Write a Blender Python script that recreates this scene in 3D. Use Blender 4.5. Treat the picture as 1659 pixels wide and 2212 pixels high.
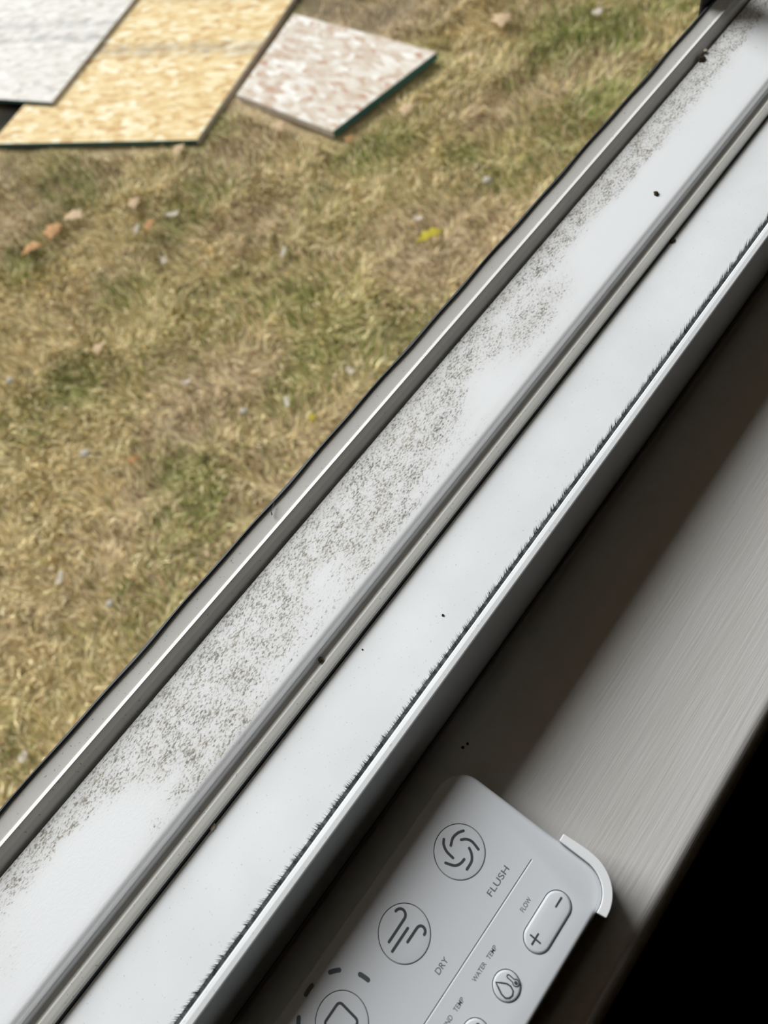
import bpy, bmesh, math, random
import numpy as np
from mathutils import Matrix, Vector

for o in list(bpy.data.objects):
    bpy.data.objects.remove(o)
S = bpy.context.scene
COL = S.collection
rnd = random.Random(7)

# ------------------------------------------------------------------ camera
# world: X runs along the window sill, +Y is outdoors, Z is up; the stool top is Z = 0
CAM_Z = 0.305
cd = bpy.data.cameras.new('camera')
cd.sensor_fit = 'VERTICAL'
cd.sensor_height = 36.0
cd.lens = 36.0 * 1600.0 / 2212.0
cd.clip_start = 0.01
cd.clip_end = 200
cd.dof.use_dof = True
cd.dof.focus_distance = 0.302
cd.dof.aperture_fstop = 11.5
cam = bpy.data.objects.new('camera', cd)
COL.objects.link(cam)
cam.matrix_world = Matrix(((0.6099, 0.7436, -0.2741, 0.0),
                           (-0.7643, 0.4605, -0.4515, 0.0),
                           (-0.2095, 0.4848, 0.8491, CAM_Z),
                           (0, 0, 0, 1)))
S.camera = cam

# ------------------------------------------------------------------ light: pale overcast sky, veiled sun in front of the window
w = bpy.data.worlds.new('sky')
S.world = w
w.use_nodes = True
bg = w.node_tree.nodes['Background']
bg.inputs['Color'].default_value = (0.92, 0.97, 1.0, 1)
bg.inputs['Strength'].default_value = 0.30
sd = bpy.data.lights.new('veiled_sun', 'SUN')
sd.energy = 4.5
sd.angle = math.radians(42)
sd.color = (0.975, 0.995, 1.0)
sun = bpy.data.objects.new('veiled_sun', sd)
COL.objects.link(sun)
SUN_EL, SUN_AZ = math.radians(38), math.radians(4)
sdir = Vector((math.sin(SUN_AZ) * math.cos(SUN_EL), math.cos(SUN_AZ) * math.cos(SUN_EL), math.sin(SUN_EL)))
sun.location = sdir * 8
sun.rotation_euler = sdir.to_track_quat('Z', 'Y').to_euler()
S.view_settings.view_transform = 'Standard'
S.view_settings.look = 'None'
S.view_settings.gamma = 1.0
S.view_settings.exposure = 0.0
S.view_settings.use_curve_mapping = False


# ------------------------------------------------------------------ helpers
def tag(o, label=None, cat=None, group=None, kind=None):
    if label: o['label'] = label
    if cat: o['category'] = cat
    if group: o['group'] = group
    if kind: o['kind'] = kind
    return o


def empty(name, loc=(0, 0, 0), rz=0.0):
    o = bpy.data.objects.new(name, None)
    o.empty_display_size = 0.02
    COL.objects.link(o)
    o.location = loc
    o.rotation_euler = (0, 0, rz)
    return o


def link(name, me, mats, parent=None, smooth=False):
    for m in (mats if isinstance(mats, (list, tuple)) else [mats]):
        me.materials.append(m)
    if smooth:
        for p in me.polygons: p.use_smooth = True
    o = bpy.data.objects.new(name, me)
    COL.objects.link(o)
    if parent: o.parent = parent
    return o


def from_bm(name, bm, mats, parent=None, smooth=False):
    bmesh.ops.recalc_face_normals(bm, faces=bm.faces[:])
    me = bpy.data.meshes.new(name)
    bm.to_mesh(me)
    bm.free()
    return link(name, me, mats, parent, smooth)


def bevel(o, width, seg=2, angle=30):
    m = o.modifiers.new('bevel', 'BEVEL')
    m.width = width
    m.segments = seg
    m.limit_method = 'ANGLE'
    m.angle_limit = math.radians(angle)
    return o


def box_bm(bm, x0, x1, y0, y1, z0, z1):
    v = [bm.verts.new((x, y, z)) for z in (z0, z1) for y in (y0, y1) for x in (x0, x1)]
    for f in ((0, 2, 3, 1), (4, 5, 7, 6), (0, 1, 5, 4), (2, 6, 7, 3), (0, 4, 6, 2), (1, 3, 7, 5)):
        bm.faces.new([v[i] for i in f])


def box(name, x0, x1, y0, y1, z0, z1, mat, parent=None, bev=0):
    bm = bmesh.new()
    box_bm(bm, x0, x1, y0, y1, z0, z1)
    o = from_bm(name, bm, mat, parent)
    if bev: bevel(o, bev)
    return o


def extrude_profile(name, prof, x0, x1, mat, parent=None, nx=1, bev=0, wob=None):
    """closed (y, z) profile swept along X"""
    bm = bmesh.new()
    rings = []
    for i in range(nx + 1):
        x = x0 + (x1 - x0) * i / nx
        rings.append([bm.verts.new((x, *(wob(x, k, y, z) if wob else (y, z)))) for k, (y, z) in enumerate(prof)])
    n = len(prof)
    for a, b in zip(rings, rings[1:]):
        for k in range(n):
            bm.faces.new((a[k], a[(k + 1) % n], b[(k + 1) % n], b[k]))
    bm.faces.new(rings[0])
    bm.faces.new(rings[-1][::-1])
    o = from_bm(name, bm, mat, parent)
    if bev: bevel(o, bev)
    return o


def prism_bm(bm, pts, z0, z1):
    a = [bm.verts.new((x, y, z0)) for x, y in pts]
    b = [bm.verts.new((x, y, z1)) for x, y in pts]
    n = len(pts)
    bm.faces.new(a[::-1])
    bm.faces.new(b)
    for k in range(n):
        bm.faces.new((a[k], a[(k + 1) % n], b[(k + 1) % n], b[k]))


def arc(cx, cy, r, a0, a1, n):
    return [(cx + r * math.cos(math.radians(a0 + (a1 - a0) * i / n)), cy + r * math.sin(math.radians(a0 + (a1 - a0) * i / n))) for i in range(n + 1)]


def rrect(x0, x1, y0, y1, r, n=10):
    return arc(x1 - r, y1 - r, r, 0, 90, n) + arc(x0 + r, y1 - r, r, 90, 180, n) + arc(x0 + r, y0 + r, r, 180, 270, n) + arc(x1 - r, y0 + r, r, 270, 360, n)


def dome(name, outline_fn, z0, z1, rad, crown, mat, parent, steps=4):
    """button: outline_fn(inset) -> points; side wall, rounded shoulder of radius rad, slightly crowned top"""
    bm = bmesh.new()
    rings = [[bm.verts.new((x, y, z0)) for x, y in outline_fn(0)]]
    for i in range(steps + 1):
        a = math.pi / 2 * i / steps
        ins, z = rad * (1 - math.cos(a)), z1 - rad + rad * math.sin(a)
        rings.append([bm.verts.new((x, y, z)) for x, y in outline_fn(ins)])
    n = len(rings[0])
    for a, b in zip(rings, rings[1:]):
        for k in range(n):
            bm.faces.new((a[k], a[(k + 1) % n], b[(k + 1) % n], b[k]))
    last = rings[-1]
    mx = sum(v.co.x for v in last) / n
    my = sum(v.co.y for v in last) / n
    mid = [bm.verts.new((mx + (v.co.x - mx) * 0.6, my + (v.co.y - my) * 0.6, z1 + crown * 0.65)) for v in last]
    for k in range(n):
        bm.faces.new((last[k], last[(k + 1) % n], mid[(k + 1) % n], mid[k]))
    bm.faces.new(mid)
    bm.faces.new(rings[0][::-1])
    return from_bm(name, bm, mat, parent, smooth=True)


# ------------------------------------------------------------------ materials
def nm(name, base, rough=0.5, spec=0.4):
    m = bpy.data.materials.new(name)
    m.use_nodes = True
    nt = m.node_tree
    b = nt.nodes['Principled BSDF']
    b.inputs['Base Color'].default_value = (*base, 1)
    b.inputs['Roughness'].default_value = rough
    b.inputs['Specular IOR Level'].default_value = spec
    return m, nt, b


def N(nt, kind, **kw):
    n = nt.nodes.new(kind)
    for k, v in kw.items():
        if k in n.inputs: n.inputs[k].default_value = v
        else: setattr(n, k, v)
    return n


def noise(nt, vec, scale, detail=3, rough=0.55):
    n = N(nt, 'ShaderNodeTexNoise')
    n.inputs['Scale'].default_value = scale
    n.inputs['Detail'].default_value = detail
    n.inputs['Roughness'].default_value = rough
    nt.links.new(vec, n.inputs['Vector'])
    return n.outputs['Fac']


def ramp(nt, fac, stops):
    r = N(nt, 'ShaderNodeValToRGB')
    e = r.color_ramp.elements
    while len(e) < len(stops): e.new(0.5)
    for el, (p, c) in zip(e, stops):
        el.position = p
        el.color = (*c, 1) if len(c) == 3 else c
    nt.links.new(fac, r.inputs['Fac'])
    return r.outputs['Color']


def g(v): return (v, v, v)


def mix(nt, fac, a, b):
    m = N(nt, 'ShaderNodeMix', data_type='RGBA')
    for sock, v in ((m.inputs['Factor'], fac), (m.inputs[6], a), (m.inputs[7], b)):
        if isinstance(v, (int, float)): sock.default_value = v
        elif isinstance(v, tuple): sock.default_value = (*v, 1)
        else: nt.links.new(v, sock)
    return m.outputs[2]


def mathn(nt, op, a, b):
    m = N(nt, 'ShaderNodeMath', operation=op)
    for s, v in zip(m.inputs, (a, b)):
        if isinstance(v, (int, float)): s.default_value = v
        else: nt.links.new(v, s)
    return m.outputs[0]


def coords(nt, scale=(1, 1, 1), rot=(0, 0, 0)):
    t = N(nt, 'ShaderNodeTexCoord')
    mp = N(nt, 'ShaderNodeMapping')
    mp.inputs['Scale'].default_value = scale
    mp.inputs['Rotation'].default_value = rot
    nt.links.new(t.outputs['Object'], mp.inputs['Vector'])
    return mp.outputs['Vector']


def bump(nt, b, h, strength, dist):
    n = N(nt, 'ShaderNodeBump')
    n.inputs['Strength'].default_value = strength
    n.inputs['Distance'].default_value = dist
    nt.links.new(h, n.inputs['Height'])
    nt.links.new(n.outputs['Normal'], b.inputs['Normal'])


def vinyl(name, base, speck=0.5, rough=0.38):
    m, nt, b = nm(name, base, rough, 0.35)
    v = coords(nt)
    blot = ramp(nt, noise(nt, v, 22, 3), [(0.35, g(0.93)), (0.65, g(1.0))])
    sp = ramp(nt, noise(nt, v, 900, 1, 0.4), [(0.715, g(0.0)), (0.745, g(speck))])
    c = mix(nt, sp, tuple(base), (0.16, 0.15, 0.13))
    mm = N(nt, 'ShaderNodeMix', data_type='RGBA', blend_type='MULTIPLY')
    mm.inputs['Factor'].default_value = 1
    nt.links.new(c, mm.inputs[6])
    nt.links.new(blot, mm.inputs[7])
    nt.links.new(mm.outputs[2], b.inputs['Base Color'])
    bump(nt, b, noise(nt, v, 40, 2), 0.06, 0.002)
    return m


VINYL = vinyl('white_vinyl', (0.83, 0.845, 0.85), 0.25)
VINYL_OUT = vinyl('weathered_vinyl', (0.80, 0.79, 0.745), 0.5)

# dirty trough vinyl: a 'dirt' attribute says where grime lies, noise breaks it into specks
DIRTY, nt, b = nm('dirty_vinyl', (0.83, 0.84, 0.85), 0.45, 0.3)
att = N(nt, 'ShaderNodeAttribute', attribute_name='dirt')
v = coords(nt, (0.55, 1.0, 1.0), (0, 0, math.radians(-38)))
n1 = noise(nt, v, 1150, 5, 0.72)
n2 = noise(nt, v, 210, 4, 0.65)
dens = mathn(nt, 'ADD', mathn(nt, 'MULTIPLY', att.outputs['Fac'], 0.25), mathn(nt, 'MULTIPLY', mathn(nt, 'SUBTRACT', n2, 0.5), 0.34))
thr = mathn(nt, 'ADD', mathn(nt, 'SUBTRACT', n1, 0.735), dens)
speckm = ramp(nt, mathn(nt, 'MULTIPLY', thr, 7.0), [(0.0, g(0.0)), (1.0, g(0.95))])
film = mathn(nt, 'MULTIPLY', mathn(nt, 'MULTIPLY', att.outputs['Fac'], att.outputs['Fac']), mathn(nt, 'MULTIPLY', n2, 0.52))
c0 = mix(nt, film, (0.83, 0.84, 0.85), (0.42, 0.38, 0.31))
grime = ramp(nt, noise(nt, v, 90, 2), [(0.35, (0.13, 0.12, 0.10)), (0.7, (0.26, 0.22, 0.15))])
nt.links.new(mix(nt, speckm, c0, grime), b.inputs['Base Color'])
bump(nt, b, n1, 0.15, 0.0006)

STOOL, nt, b = nm('stool_paint', (0.70, 0.685, 0.655), 0.42, 0.4)
v = coords(nt, (1, 26, 26))
st = noise(nt, v, 24, 4, 0.6)
nt.links.new(ramp(nt, noise(nt, coords(nt, (0.6, 3, 3)), 14, 3), [(0.3, (0.66, 0.64, 0.605)), (0.7, (0.72, 0.705, 0.68))]), b.inputs['Base Color'])
bump(nt, b, st, 0.30, 0.0006)

RUBBER, nt, b = nm('black_rubber', (0.022, 0.024, 0.028), 0.55, 0.4)
bump(nt, b, noise(nt, coords(nt), 260, 3), 0.3, 0.0008)
PILE, nt, b = nm('brush_pile', (0.040, 0.043, 0.045), 0.75, 0.2)
nt.links.new(ramp(nt, noise(nt, coords(nt), 420, 2), [(0.35, (0.03, 0.032, 0.033)), (0.7, (0.11, 0.118, 0.12))]), b.inputs['Base Color'])
GAP, nt, b = nm('dirty_joint', (0.02, 0.018, 0.015), 0.9, 0.1)
nt.links.new(ramp(nt, noise(nt, coords(nt), 120, 3), [(0.3, (0.012, 0.011, 0.009)), (0.7, (0.035, 0.03, 0.024))]), b.inputs['Base Color'])

PLASTIC, nt, b = nm('remote_plastic', (0.64, 0.66, 0.685), 0.42, 0.4)
bump(nt, b, noise(nt, coords(nt), 2600, 2), 0.05, 0.0003)
LIPPLASTIC, nt, b = nm('lip_plastic', (0.80, 0.81, 0.82), 0.4, 0.4)
INK, nt, b = nm('dark_ink', (0.055, 0.062, 0.066), 0.55, 0.3)
INK2, nt, b = nm('letter_ink', (0.12, 0.13, 0.135), 0.55, 0.3)
LED, nt, b = nm('indicator_window', (0.085, 0.105, 0.115), 0.35, 0.4)
GLASS, nt, b = nm('window_glass', (0.95, 0.97, 0.96), 0.02, 0.5)
b.inputs['Transmission Weight'].default_value = 1.0
b.inputs['IOR'].default_value = 1.05
WALLIN, nt, b = nm('interior_wall', (0.20, 0.155, 0.11), 0.8, 0.2)
nt.links.new(ramp(nt, noise(nt, coords(nt), 6, 3), [(0.3, (0.25, 0.145, 0.07)), (0.7, (0.28, 0.17, 0.085))]), b.inputs['Base Color'])
FLOORM, nt, b = nm('dark_wood_floor', (0.03, 0.018, 0.011), 0.6, 0.2)
nt.links.new(ramp(nt, noise(nt, coords(nt, (1, 14, 1)), 5, 3), [(0.3, (0.018, 0.011, 0.007)), (0.7, (0.04, 0.024, 0.014))]), b.inputs['Base Color'])
SIDING, nt, b = nm('exterior_siding', (0.55, 0.55, 0.53), 0.7, 0.2)
nt.links.new(ramp(nt, noise(nt, coords(nt), 9, 3), [(0.3, (0.50, 0.50, 0.48)), (0.7, (0.60, 0.60, 0.58))]), b.inputs['Base Color'])
DARKTRIM, nt, b = nm('dark_exterior_trim', (0.018, 0.018, 0.020), 0.5, 0.4)
CRUMB, nt, b = nm('dark_crumb', (0.035, 0.026, 0.018), 0.9, 0.1)
nt.links.new(ramp(nt, noise(nt, coords(nt), 900, 2), [(0.4, (0.018, 0.014, 0.011)), (0.7, (0.09, 0.065, 0.04))]), b.inputs['Base Color'])
PALECRUMB, nt, b = nm('pale_crumb', (0.62, 0.55, 0.45), 0.9, 0.1)


def attr_mat(name, rough=0.8, nscale=40):
    m, nt, b = nm(name, (0.3, 0.25, 0.12), rough, 0.15)
    a = N(nt, 'ShaderNodeAttribute', attribute_name='tint')
    mm = N(nt, 'ShaderNodeMix', data_type='RGBA', blend_type='MULTIPLY')
    mm.inputs['Factor'].default_value = 1
    nt.links.new(a.outputs['Color'], mm.inputs[6])
    nt.links.new(ramp(nt, noise(nt, coords(nt), nscale, 4), [(0.3, g(0.85)), (0.7, g(1.3))]), mm.inputs[7])
    nt.links.new(mm.outputs[2], b.inputs['Base Color'])
    return m


SOIL = attr_mat('lawn_soil', 0.95, 30)
BLADE = attr_mat('grass_blade', 0.7, 25)


def osb(name, stops, stain=None, along=0.0):
    """pressed strand board: long flakes from stretched voronoi cells, a few odd flakes, weather stain bands"""
    m, nt, b = nm(name, stops[1][1], 0.75, 0.2)
    v = coords(nt, (1, 1, 1), (0, 0, along))
    mp = N(nt, 'ShaderNodeMapping')
    mp.inputs['Scale'].default_value = (42, 17, 15)
    nt.links.new(v, mp.inputs['Vector'])
    dist = N(nt, 'ShaderNodeMix', data_type='VECTOR')
    nz = N(nt, 'ShaderNodeTexNoise')
    nz.inputs['Scale'].default_value = 5
    nt.links.new(v, nz.inputs['Vector'])
    add = N(nt, 'ShaderNodeVectorMath', operation='MULTIPLY_ADD')
    nt.links.new(nz.outputs['Color'], add.inputs[0])
    add.inputs[1].default_value = (1.6, 1.6, 1.6)
    nt.links.new(mp.outputs['Vector'], add.inputs[2])
    vo = N(nt, 'ShaderNodeTexVoronoi')
    vo.inputs['Scale'].default_value = 1.0
    nt.links.new(add.outputs[0], vo.inputs['Vector'])
    sp = N(nt, 'ShaderNodeSeparateColor')
    nt.links.new(vo.outputs['Color'], sp.inputs[0])
    blend = mathn(nt, 'ADD', mathn(nt, 'MULTIPLY', sp.outputs[0], 0.38), mathn(nt, 'MULTIPLY', noise(nt, coords(nt, (1.5, 0.8, 1), (0, 0, along)), 15, 5, 0.65), 0.62))
    c = ramp(nt, blend, stops)
    if stain:
        sepv = N(nt, 'ShaderNodeSeparateXYZ')
        nt.links.new(v, sepv.inputs[0])
        for pos, wid, col, amt in stain:
            d = mathn(nt, 'ABSOLUTE', mathn(nt, 'SUBTRACT', mathn(nt, 'ADD', sepv.outputs[0], mathn(nt, 'MULTIPLY', noise(nt, v, 6, 3), 0.10)), pos + 0.05), 0)
            f = ramp(nt, mathn(nt, 'DIVIDE', d, wid), [(0.0, g(amt)), (1.0, g(0.0))])
            f2 = mathn(nt, 'MULTIPLY', f, ramp(nt, noise(nt, v, 16, 3), [(0.35, g(0.25)), (0.6, g(1))]))
            c = mix(nt, f2, c, col)
    nt.links.new(c, b.inputs['Base Color'])
    bump(nt, b, sp.outputs[0], 0.25, 0.002)
    return m


OSB_GREY = osb('grey_strand_board', [(0.26, (0.54, 0.50, 0.45)), (0.4, (0.71, 0.665, 0.60)), (0.55, (0.785, 0.745, 0.68)), (0.72, (0.88, 0.85, 0.79))],
               [(0.57, 0.05, (0.33, 0.33, 0.31), 0.75), (0.70, 0.06, (0.36, 0.36, 0.34), 0.6)])
OSB_GOLD = osb('golden_strand_board', [(0.26, (0.56, 0.33, 0.13)), (0.40, (0.74, 0.53, 0.25)), (0.55, (0.83, 0.65, 0.35)), (0.72, (0.94, 0.86, 0.62))],
               [(0.70, 0.09, (0.34, 0.27, 0.20), 0.75), (1.15, 0.05, (0.42, 0.31, 0.2), 0.5)])
OSB_PINK = osb('pinkish_strand_board', [(0.24, (0.50, 0.25, 0.17)), (0.36, (0.60, 0.48, 0.37)), (0.52, (0.70, 0.62, 0.52)), (0.72, (0.90, 0.87, 0.81))])
GREENEDGE, nt, b = nm('dark_green_edge_paint', (0.035, 0.115, 0.105), 0.6, 0.3)
RAWEDGE, nt, b = nm('raw_board_edge', (0.40, 0.35, 0.30), 0.85, 0.15)
nt.links.new(ramp(nt, noise(nt, coords(nt, (1, 1, 6)), 30, 4), [(0.3, (0.42, 0.34, 0.26)), (0.7, (0.72, 0.68, 0.64))]), b.inputs['Base Color'])

# ------------------------------------------------------------------ house: room shell and exterior wall
GROUND = -1.595
FLOOR = -0.80
WX0, WX1 = -0.42, 0.86          # window opening
YI, YO = 0.004, 0.170           # wall faces: indoors, outdoors
bm = bmesh.new()
box_bm(bm, -2.2, 2.6, YI, YO, GROUND - 0.2, -0.024)
box_bm(bm, -2.2, WX0, YI, YO, -0.024, 1.75)
box_bm(bm, WX1, 2.6, YI, YO, -0.024, 1.75)
box_bm(bm, WX0, WX1, YI, YO, 1.05, 1.75)
o = from_bm('wall_window', bm, [WALLIN, SIDING])
for p in o.data.polygons:
    if p.normal.y > 0.5: p.material_index = 1
tag(o, 'house wall around the window opening, dim indoors', kind='structure')
tag(box('floor', -2.2, 2.6, -2.6, YI, FLOOR - 0.05, FLOOR, FLOORM), 'dark floor far below the window stool', kind='structure')
tag(box('ceiling', -2.2, 2.6, -2.6, YI, 1.65, 1.70, WALLIN), kind='structure')
tag(box('wall_back', -2.2, 2.6, -2.65, -2.6, FLOOR, 1.65, WALLIN), kind='structure')
tag(box('wall_left', -2.25, -2.2, -2.6, YI, FLOOR, 1.65, WALLIN), kind='structure')
tag(box('wall_right', 2.6, 2.65, -2.6, YI, FLOOR, 1.65, WALLIN), kind='structure')

SKY_BLOCKER, nt, b = nm('sky_blocker_wood', (0.20, 0.12, 0.06), 0.8, 0.2)
nt.links.new(ramp(nt, noise(nt, coords(nt, (1, 12, 1)), 6, 3), [(0.3, (0.16, 0.095, 0.05)), (0.7, (0.24, 0.15, 0.08))]), b.inputs['Base Color'])
tag(box('sky_blocker', -2.2, 2.6, YO, 0.97, 1.24, 1.30, SKY_BLOCKER), 'unseen brown overhang added above the window to block high sky', kind='structure')  # out of view, added to cut high sky and widen the stool shadow

# ------------------------------------------------------------------ the window: vinyl sill in steps, tracks, gaskets, raised sash
win = tag(empty('window_1', (0, 0.08, 0)), 'open white vinyl window with a dirty stepped sill', kind='structure')
win_off = Vector((0, -0.08, 0))


def wp(o):
    """parts are modelled in world coordinates; shift them into the window's own frame"""
    o.location = o.location + win_off
    return o


JX0, JX1 = WX0 + 0.03, WX1 - 0.03
# outer lip: gently tilted inward, ends at the black rubber gasket
wp(extrude_profile('outer_lip', [(0.1820, 0.010), (0.1820, 0.0325), (0.1827, 0.0328), (0.1880, 0.0343), (0.1897, 0.0348), (0.1897, 0.010)], JX0, JX1, VINYL_OUT, win, bev=0.0002))


def wob(x, k, y, z):
    a = 0.00022 * math.sin(x * 61) + 0.00018 * math.sin(x * 137 + 1.0)
    return (y + (a if k in (1, 2) else 0), z + (0.5 * a if k in (2, 3) else 0))


wp(extrude_profile('rubber_gasket', [(0.18975, 0.012), (0.1894, 0.0354), (0.1899, 0.0359), (0.1910, 0.0356), (0.1914, 0.012)], JX0, JX1, RUBBER, win, nx=160, wob=wob))
# thin upright fin whose inner face hollows down into a dirty joint
wp(extrude_profile('track_fin', [(0.1764, 0.022), (0.1772, 0.0272), (0.1777, 0.0296), (0.1787, 0.0314), (0.1800, 0.0325), (0.1807, 0.0331), (0.1809, 0.0334), (0.1826, 0.0331), (0.1827, 0.0328), (0.18195, 0.0322), (0.18195, 0.012), (0.1764, 0.012)], JX0, JX1, VINYL_OUT, win))
wp(box('dirty_joint', JX0, JX1, 0.1753, 0.1764, 0.012, 0.0262, GAP, win))

# the trough: fine grid so that grime can follow its own shape
prof = [(0.1753, 0.0279), (0.1738, 0.0280)] + [(0.1738 - (0.1738 - 0.1345) * i / 14, 0.0280) for i in range(1, 15)] + [(0.1337, 0.0279), (0.1330, 0.0277), (0.1324, 0.02735), (0.1318, 0.0271), (0.1308, 0.02675), (0.1302, 0.0264), (0.1300, 0.0260), (0.1300, 0.012), (0.1753, 0.012)]
sill = wp(extrude_profile('sill_trough', prof, JX0, JX1, DIRTY, win, nx=260))
# (x, y, radius x, radius y, amount): where grime has gathered, and where it was wiped away
BLOBS = [(0.43, 0.168, 0.06, 0.010, 0.95), (0.36, 0.168, 0.05, 0.010, 0.8), (0.33, 0.165, 0.03, 0.010, 0.85), (0.265, 0.166, 0.05, 0.008, 0.85), (0.235, 0.150, 0.022, 0.010, 0.7),
         (0.205, 0.150, 0.025, 0.012, 0.75), (0.16, 0.165, 0.04, 0.012, 0.8), (0.13, 0.155, 0.04, 0.016, 0.9), (0.08, 0.160, 0.04, 0.014, 1.0), (0.075, 0.142, 0.03, 0.008, 0.8),
         (0.03, 0.165, 0.04, 0.012, 0.95), (0.02, 0.148, 0.03, 0.010, 0.75), (-0.01, 0.160, 0.03, 0.014, 0.9), (-0.03, 0.150, 0.03, 0.016, 0.85), (-0.05, 0.165, 0.03, 0.010, 0.9),
         (-0.03, 0.138, 0.04, 0.005, 0.6), (-0.085, 0.170, 0.03, 0.006, 0.7), (0.55, 0.165, 0.09, 0.012, 0.8), (0.10, 0.1745, 0.6, 0.0022, 0.45), (-0.13, 0.150, 0.03, 0.01, 0.45), (-0.115, 0.168, 0.03, 0.008, 0.6), (-0.16, 0.158, 0.03, 0.012, 0.5), (0.0, 0.1365, 0.10, 0.002, 0.4), (0.16, 0.1365, 0.10, 0.002, 0.35), (0.10, 0.172, 0.35, 0.006, 0.5),
         (0.29, 0.146, 0.05, 0.010, -0.55), (0.17, 0.150, 0.014, 0.012, -0.4), (0.05, 0.150, 0.014, 0.007, -0.5), (0.335, 0.155, 0.012, 0.006, -0.5), (-0.10, 0.148, 0.03, 0.012, -0.5), (0.0, 0.141, 0.015, 0.006, -0.3)]
for q in sill.data.polygons: q.use_smooth = True
sill.data.set_sharp_from_angle(angle=math.radians(40))
da = sill.data.attributes.new('dirt', 'FLOAT', 'POINT')
vals = []
for vtx in sill.data.vertices:
    x, y, z = vtx.co
    s_ = 0.10
    for bx, by, rx, ry, am in BLOBS:
        s_ += am * math.exp(-((x - bx) / rx) ** 2 - ((y - by) / ry) ** 2)
    vals.append(max(0.0, min(1.0, s_)) if z > 0.0265 else 0.25)
da.data.foreach_set('value', vals)

# groove floor and the sloping ridge beside it
wp(extrude_profile('groove_ridge', [(0.1300, 0.012), (0.1300, 0.0234), (0.1272, 0.0235), (0.1267, 0.0239), (0.1263, 0.0239), (0.1248, 0.0234), (0.1243, 0.0232), (0.1233, 0.0227), (0.1230, 0.0222), (0.1230, 0.012)], JX0, JX1, VINYL_OUT, win))
wp(extrude_profile('joint_gasket', [(0.12298, 0.006), (0.12298, 0.0212), (0.1228, 0.0213), (0.1226, 0.0208), (0.1225, 0.006)], JX0, JX1, RUBBER, win))
# smooth inner strip
wp(extrude_profile('sill_strip', [(0.1224, 0.004), (0.1224, 0.0197), (0.1221, 0.0200), (0.0803, 0.0200), (0.0803, 0.004)], JX0, JX1, VINYL, win))
# upright inner stop (its rounded top catches the light)
wp(extrude_profile('inner_stop', [(0.0780, 0.0), (0.0763, 0.0422), (0.0764, 0.0426), (0.0768, 0.04285), (0.0785, 0.0430), (0.0799, 0.0428), (0.0803, 0.0425), (0.0803, 0.0)], JX0, JX1, VINYL, win))

# brush weatherstrip: backing and thousands of bristles, one mesh
bv, bf = [], []
box_y0, box_y1 = 0.0803, 0.0843
for (x, y, z) in [(JX0, box_y0, 0.0187), (JX1, box_y0, 0.0187), (JX1, box_y1, 0.0187), (JX0, box_y1, 0.0187), (JX0, box_y0, 0.0352), (JX1, box_y0, 0.0352), (JX1, box_y1, 0.0345), (JX0, box_y1, 0.0345)]:
    bv.append((x, y, z))
bf += [(3, 2, 1, 0), (4, 5, 6, 7), (0, 1, 5, 4), (1, 2, 6, 5), (2, 3, 7, 6), (3, 0, 4, 7)]
nb = 26000
for i in range(nb):
    x = JX0 + (JX1 - JX0) * rnd.random()
    row = rnd.random()
    y = 0.0805 + 0.0041 * row
    clump = 0.5 * math.sin(x * 620 + 1.3 * math.sin(x * 90)) + 0.5 * math.sin(x * 1490 + 2)
    h = 0.0374 + 0.0006 * clump + rnd.uniform(-0.0012, 0.0008) - 0.0010 * row
    ly = 0.0003 + 0.0005 * row + 0.0003 * clump + rnd.uniform(-0.0004, 0.0005)
    lx = rnd.uniform(-0.0006, 0.0006) + 0.0004 * clump
    r = 0.00019
    k = len(bv)
    zb = 0.026
    bv += [(x - r, y, zb), (x + r, y, zb), (x, y + 1.6 * r, zb), (x + lx, min(y + ly, 0.0858), h)]
    bf += [(k, k + 1, k + 3), (k + 1, k + 2, k + 3), (k + 2, k, k + 3)]
me = bpy.data.meshes.new('brush_seal')
me.from_pydata(bv, [], bf)
o = wp(link('brush_seal', me, PILE, win))
tag(o, 'dark fuzzy brush seal', kind='stuff')

# jambs and the sash raised out of view
for nm_, xa, xb in (('jamb', WX0, JX0), ('jamb', JX1, WX1)):
    wp(box(nm_, xa, xb, 0.0764, 0.1700, -0.024, 1.05, VINYL, win, bev=0.001))
wp(box('head', JX0, JX1, 0.0764, 0.1700, 1.02, 1.05, VINYL, win))


def sash(y0, y1, z0, z1):
    fr = 0.045
    bm = bmesh.new()
    box_bm(bm, JX0 + 0.001, JX1 - 0.001, y0, y1, z0, z0 + fr)
    box_bm(bm, JX0 + 0.001, JX1 - 0.001, y0, y1, z1 - fr, z1)
    box_bm(bm, JX0 + 0.001, JX0 + fr, y0, y1, z0 + fr, z1 - fr)
    box_bm(bm, JX1 - fr, JX1 - 0.001, y0, y1, z0 + fr, z1 - fr)
    s = wp(from_bm('sash', bm, VINYL, win))
    gl = box('pane', JX0 + fr, JX1 - fr, (y0 + y1) / 2 - 0.002, (y0 + y1) / 2 + 0.002, z0 + fr, z1 - fr, GLASS, s)
    return s


sash(0.088, 0.118, 0.46, 1.015)
sash(0.138, 0.168, 0.50, 1.015)

# exterior sill body below the lip, and dark outside casing at the far end
tag(box('trim_2', WX0, WX1, 0.1705, 0.1895, -0.03, 0.0095, SIDING), 'pale exterior sill nosing under the window lip', kind='structure')
tag(box('trim_3', 0.462, 0.492, 0.1918, 0.1960, -0.05, 0.11, DARKTRIM, bev=0.002), 'short dark upright exterior trim just outside the far end of the sill', kind='structure')

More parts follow.
